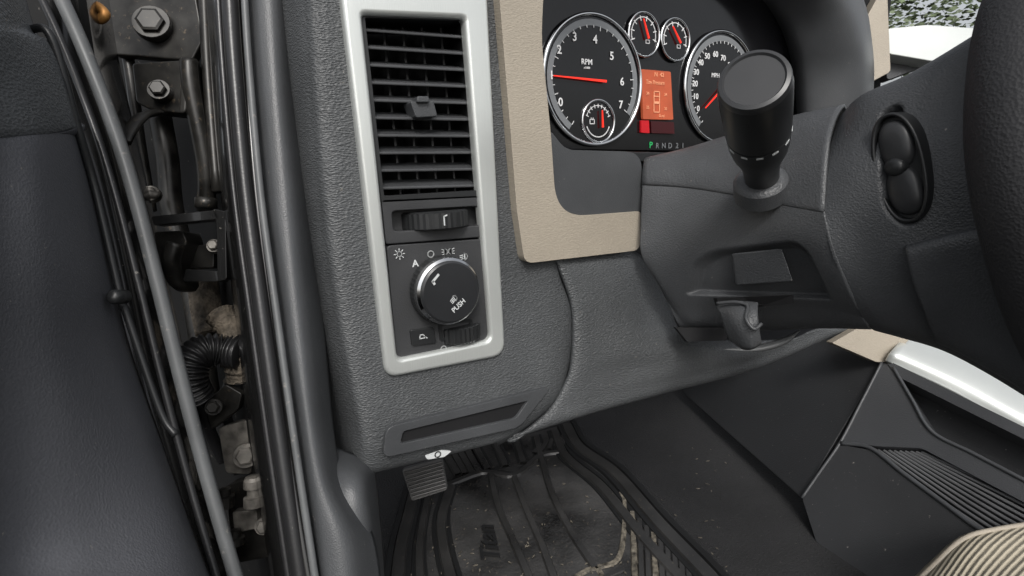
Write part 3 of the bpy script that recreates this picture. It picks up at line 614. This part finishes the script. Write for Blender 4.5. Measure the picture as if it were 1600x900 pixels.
obj('pedal_ribs',rb,'ridge',pd)
obj('pedal_arm',[tube([W(*p) for p in ((660,750,.84),(690,700,.90),(740,660,.98))],.012,6,10)],'dmetal',pd,smooth=True)
stk=thing('brake_label',D(685,709,-.012),'small white release label under the dashboard edge','label')
obj('label_face',[plate(dp([(664,713),(690,704),(706,705),(694,714),(668,718)],-.012,3),Y*.002)],'white',stk)
obj('label_mark',[stroke(arcp(0,0,.003,0,360,10),D(684,710,-.0125),.001)],'dead',stk)
# ================================================================== CONSOLE
cn=thing('centre_console',W(1350,760,1.0),'dark centre console with open pockets and silver side trim','console')
PC=Pl((1252,776,.90),(1480,920,.70),(1378,566,.93))
PF=Pl((1252,776,.905),(1378,566,.935),(1075,620,1.34))
obj('footwell_side',[plate(PF.poly([(1252,778,2),(1378,566,2),(1420,500,2),(1250,480,2),(1040,560,2),(1072,618,2)],0,2,2),-PF.n*.02)],'foot',cn,bevel=.004)
obj('console_upper',[plate(PC.poly([(1376,566,6),(1394,570,4),(1456,674,8),(1700,802,2),(1700,838,2),(1440,700,8),(1368,697,8),(1314,690,10)],0),-PC.n*.05)],'console',cn,bevel=.004)
obj('console_rail',[plate(PC.poly([(1382,562,3),(1396,567,3),(1700,716,2),(1700,736,2),(1402,588,5)],.002),-PC.n*.05)],'console',cn,bevel=.002)
obj('console_side',[plate(PC.poly([(1312,694,8),(1362,703,6),(1532,830,12),(1700,915,2),(1700,1050,2),(1340,1050,2),(1253,779,3)],-.0),-PC.n*.05)],'foot',cn,bevel=.004)
obj('pocket_lip',[tube([PC(*p,.001) for p in ((1314,692),(1360,700),(1410,738),(1475,786),(1533,828),(1600,860),(1700,910))],.0034,8,8)],'cap',cn,smooth=True)
obj('upper_light_edge',[tube([PC(*p,.001) for p in ((1396,574),(1425,624),(1456,674),(1520,708),(1600,750),(1700,802))],.0028,8,8)],'cap',cn,smooth=True)  # paler tube drawing the light edge of the upper facet
obj('side_light_edge',[tube([PC(*p,.001) for p in ((1378,566),(1345,630),(1313,691),(1282,736),(1253,778))],.0024,8,8)],'cap',cn,smooth=True)  # paler tube drawing the light edge down the console side
obj('upper_pocket',[plate(PC.poly([(1380,560),(1700,720),(1700,810),(1440,690)],-.045,3),-PC.n*.005)],'foot',cn)
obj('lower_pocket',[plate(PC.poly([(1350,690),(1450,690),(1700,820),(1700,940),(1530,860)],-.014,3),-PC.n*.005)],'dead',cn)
obj('ribbed_liner',[tube([PC(1364+k*8.5,703+k*.4,-.008),PC(1536+k*8,826+k*-4.6,-.008),PC(1700+k*1,908-k*7.2,-.008)],.0021,4,6) for k in range(0,10)],'vane',cn)
PT=Pl((1386,562,.915),(1720,735,.78),(1418,527,.95))
T1=[PT(*p) for p in ((1384,564,-.004),(1480,608,-.004),(1600,674,-.004),(1720,740,-.004))]
T2=[PT(*p) for p in ((1392,550,.010),(1490,592,.010),(1600,650,.010),(1720,712,.010))]
T3=[PT(*p) for p in ((1404,536,.010),(1495,572,.010),(1600,622,.010),(1720,680,.010))]
T4=[PT(*p) for p in ((1418,526,-.004),(1500,556,-.004),(1600,598,-.004),(1720,650,-.004))]
obj('silver_trim',[sheet([T1,T2,T3,T4],8)],'bezel',cn,smooth=True,solid=.01)
obj('beige_corner',[plate(wp([(1300,536),(1345,510),(1425,526),(1388,566),(1370,566)],.93,3),N*.02)],'beige',cn,bevel=.004)
# seat
se=thing('driver_seat',W(1560,900,.62),'beige ribbed cloth seat cushion with stitched edge','seat')
obj('seat_cushion',ws([[(1400,930,.68),(1450,880,.66),(1500,838,.66),(1560,822,.67),(1640,812,.68),(1740,812,.70)],[(1410,940,.60),(1462,890,.60),(1510,848,.61),(1565,832,.62),(1640,822,.64),(1740,820,.66)],[(1440,990,.54),(1490,940,.55),(1540,900,.56),(1590,880,.57),(1650,870,.58),(1740,870,.6)],[(1480,1040,.5),(1530,1000,.5),(1580,970,.5),(1620,960,.5),(1680,950,.5),(1740,950,.5)]],8),'fabric',se,smooth=True,solid=.02)
obj('seat_piping',[tube([W(*p) for p in ((1405,938,.61),(1458,886,.61),(1506,843,.62),(1562,827,.63),(1640,817,.65),(1740,815,.67))],.0035,8,8)],'beige',se,smooth=True)
# ================================================================== OUTSIDE
lm=mat('hazed_leaves',(.15,.19,.105),.45,var=.6,vs=8); M['leaf']=lm  # leaf colour raised to include the windscreen haze, no glass modelled
M['bark']=mat('bark',(.12,.09,.07),.9,grain=1,gs=30)
cc=W(1440,-40,6.0)
tr=thing('tree',Vector((cc.x-.9,cc.y,-1.0)),'leafy green tree seen through the windscreen','tree')
lv=[];lf=[]
for i in range(6500):
    d=Vector((random.gauss(0,1),random.gauss(0,1),random.gauss(0,1))).normalized()*random.random()**.4
    if math.sin(d.x*9+1)*math.sin(d.y*8)*math.sin(d.z*10)>.2: continue
    p=cc+Vector((d.x*1.7,d.y*1.3,d.z*1.2)); a=Vector((random.gauss(0,1),random.gauss(0,1),random.gauss(0,1))).normalized(); s,t=frame(a); k=len(lv); z=random.uniform(.025,.05)
    lv+=[p-s*z,p-t*z*.5,p+s*z,p+t*z*.5]; lf.append((k,k+1,k+2,k+3))
obj('crown',[(lv,lf)],'leaf',tr)
tb=Vector((cc.x-.9,cc.y+.3,-1))
obj('trunk',[tube([tb,tb+Vector((.05,0,1.4)),Vector((cc.x-.6,cc.y+.3,cc.z))],.13,6,12,rf=lambda t,i:1.2-.8*t)],'bark',tr,smooth=True)
# ================================================================== CAMERA / LIGHT
cam=bpy.data.cameras.new('camera'); co_=bpy.data.objects.new('camera',cam); coll.objects.link(co_)
m=Matrix((( R.x,U.x,-N.x,CAM.x),(R.y,U.y,-N.y,CAM.y),(R.z,U.z,-N.z,CAM.z),(0,0,0,1))); co_.matrix_world=m
cam.sensor_width=36; cam.lens=36*F/1600; cam.clip_start=.01; cam.clip_end=500
bpy.context.scene.camera=co_
wd=bpy.data.worlds.new('World'); bpy.context.scene.world=wd; wd.use_nodes=True; nt=wd.node_tree
bg=nt.nodes['Background']; sk=nt.nodes.new('ShaderNodeTexSky'); sk.sky_type='NISHITA'; sk.sun_disc=False
el=math.radians(42); rot=math.radians(204)
sk.sun_elevation=el; sk.sun_rotation=rot; sk.dust_density=4; sk.air_density=1
hs=nt.nodes.new('ShaderNodeHueSaturation'); hs.inputs['Saturation'].default_value=.22; nt.links.new(sk.outputs[0],hs.inputs['Color']); nt.links.new(hs.outputs[0],bg.inputs[0]); bg.inputs[1].default_value=.15
sl=bpy.data.lights.new('sun','SUN'); sl.energy=1.5; sl.angle=math.radians(16); sl.color=(1,.975,.94)
so=bpy.data.objects.new('sun',sl); coll.objects.link(so)
dirv=Vector((math.sin(rot)*math.cos(el),math.cos(rot)*math.cos(el),math.sin(el)))
so.rotation_euler=dirv.to_track_quat('Z','Y').to_euler()
sc=bpy.context.scene; sc.view_settings.view_transform='Standard'; sc.view_settings.look='None'; sc.view_settings.exposure=0
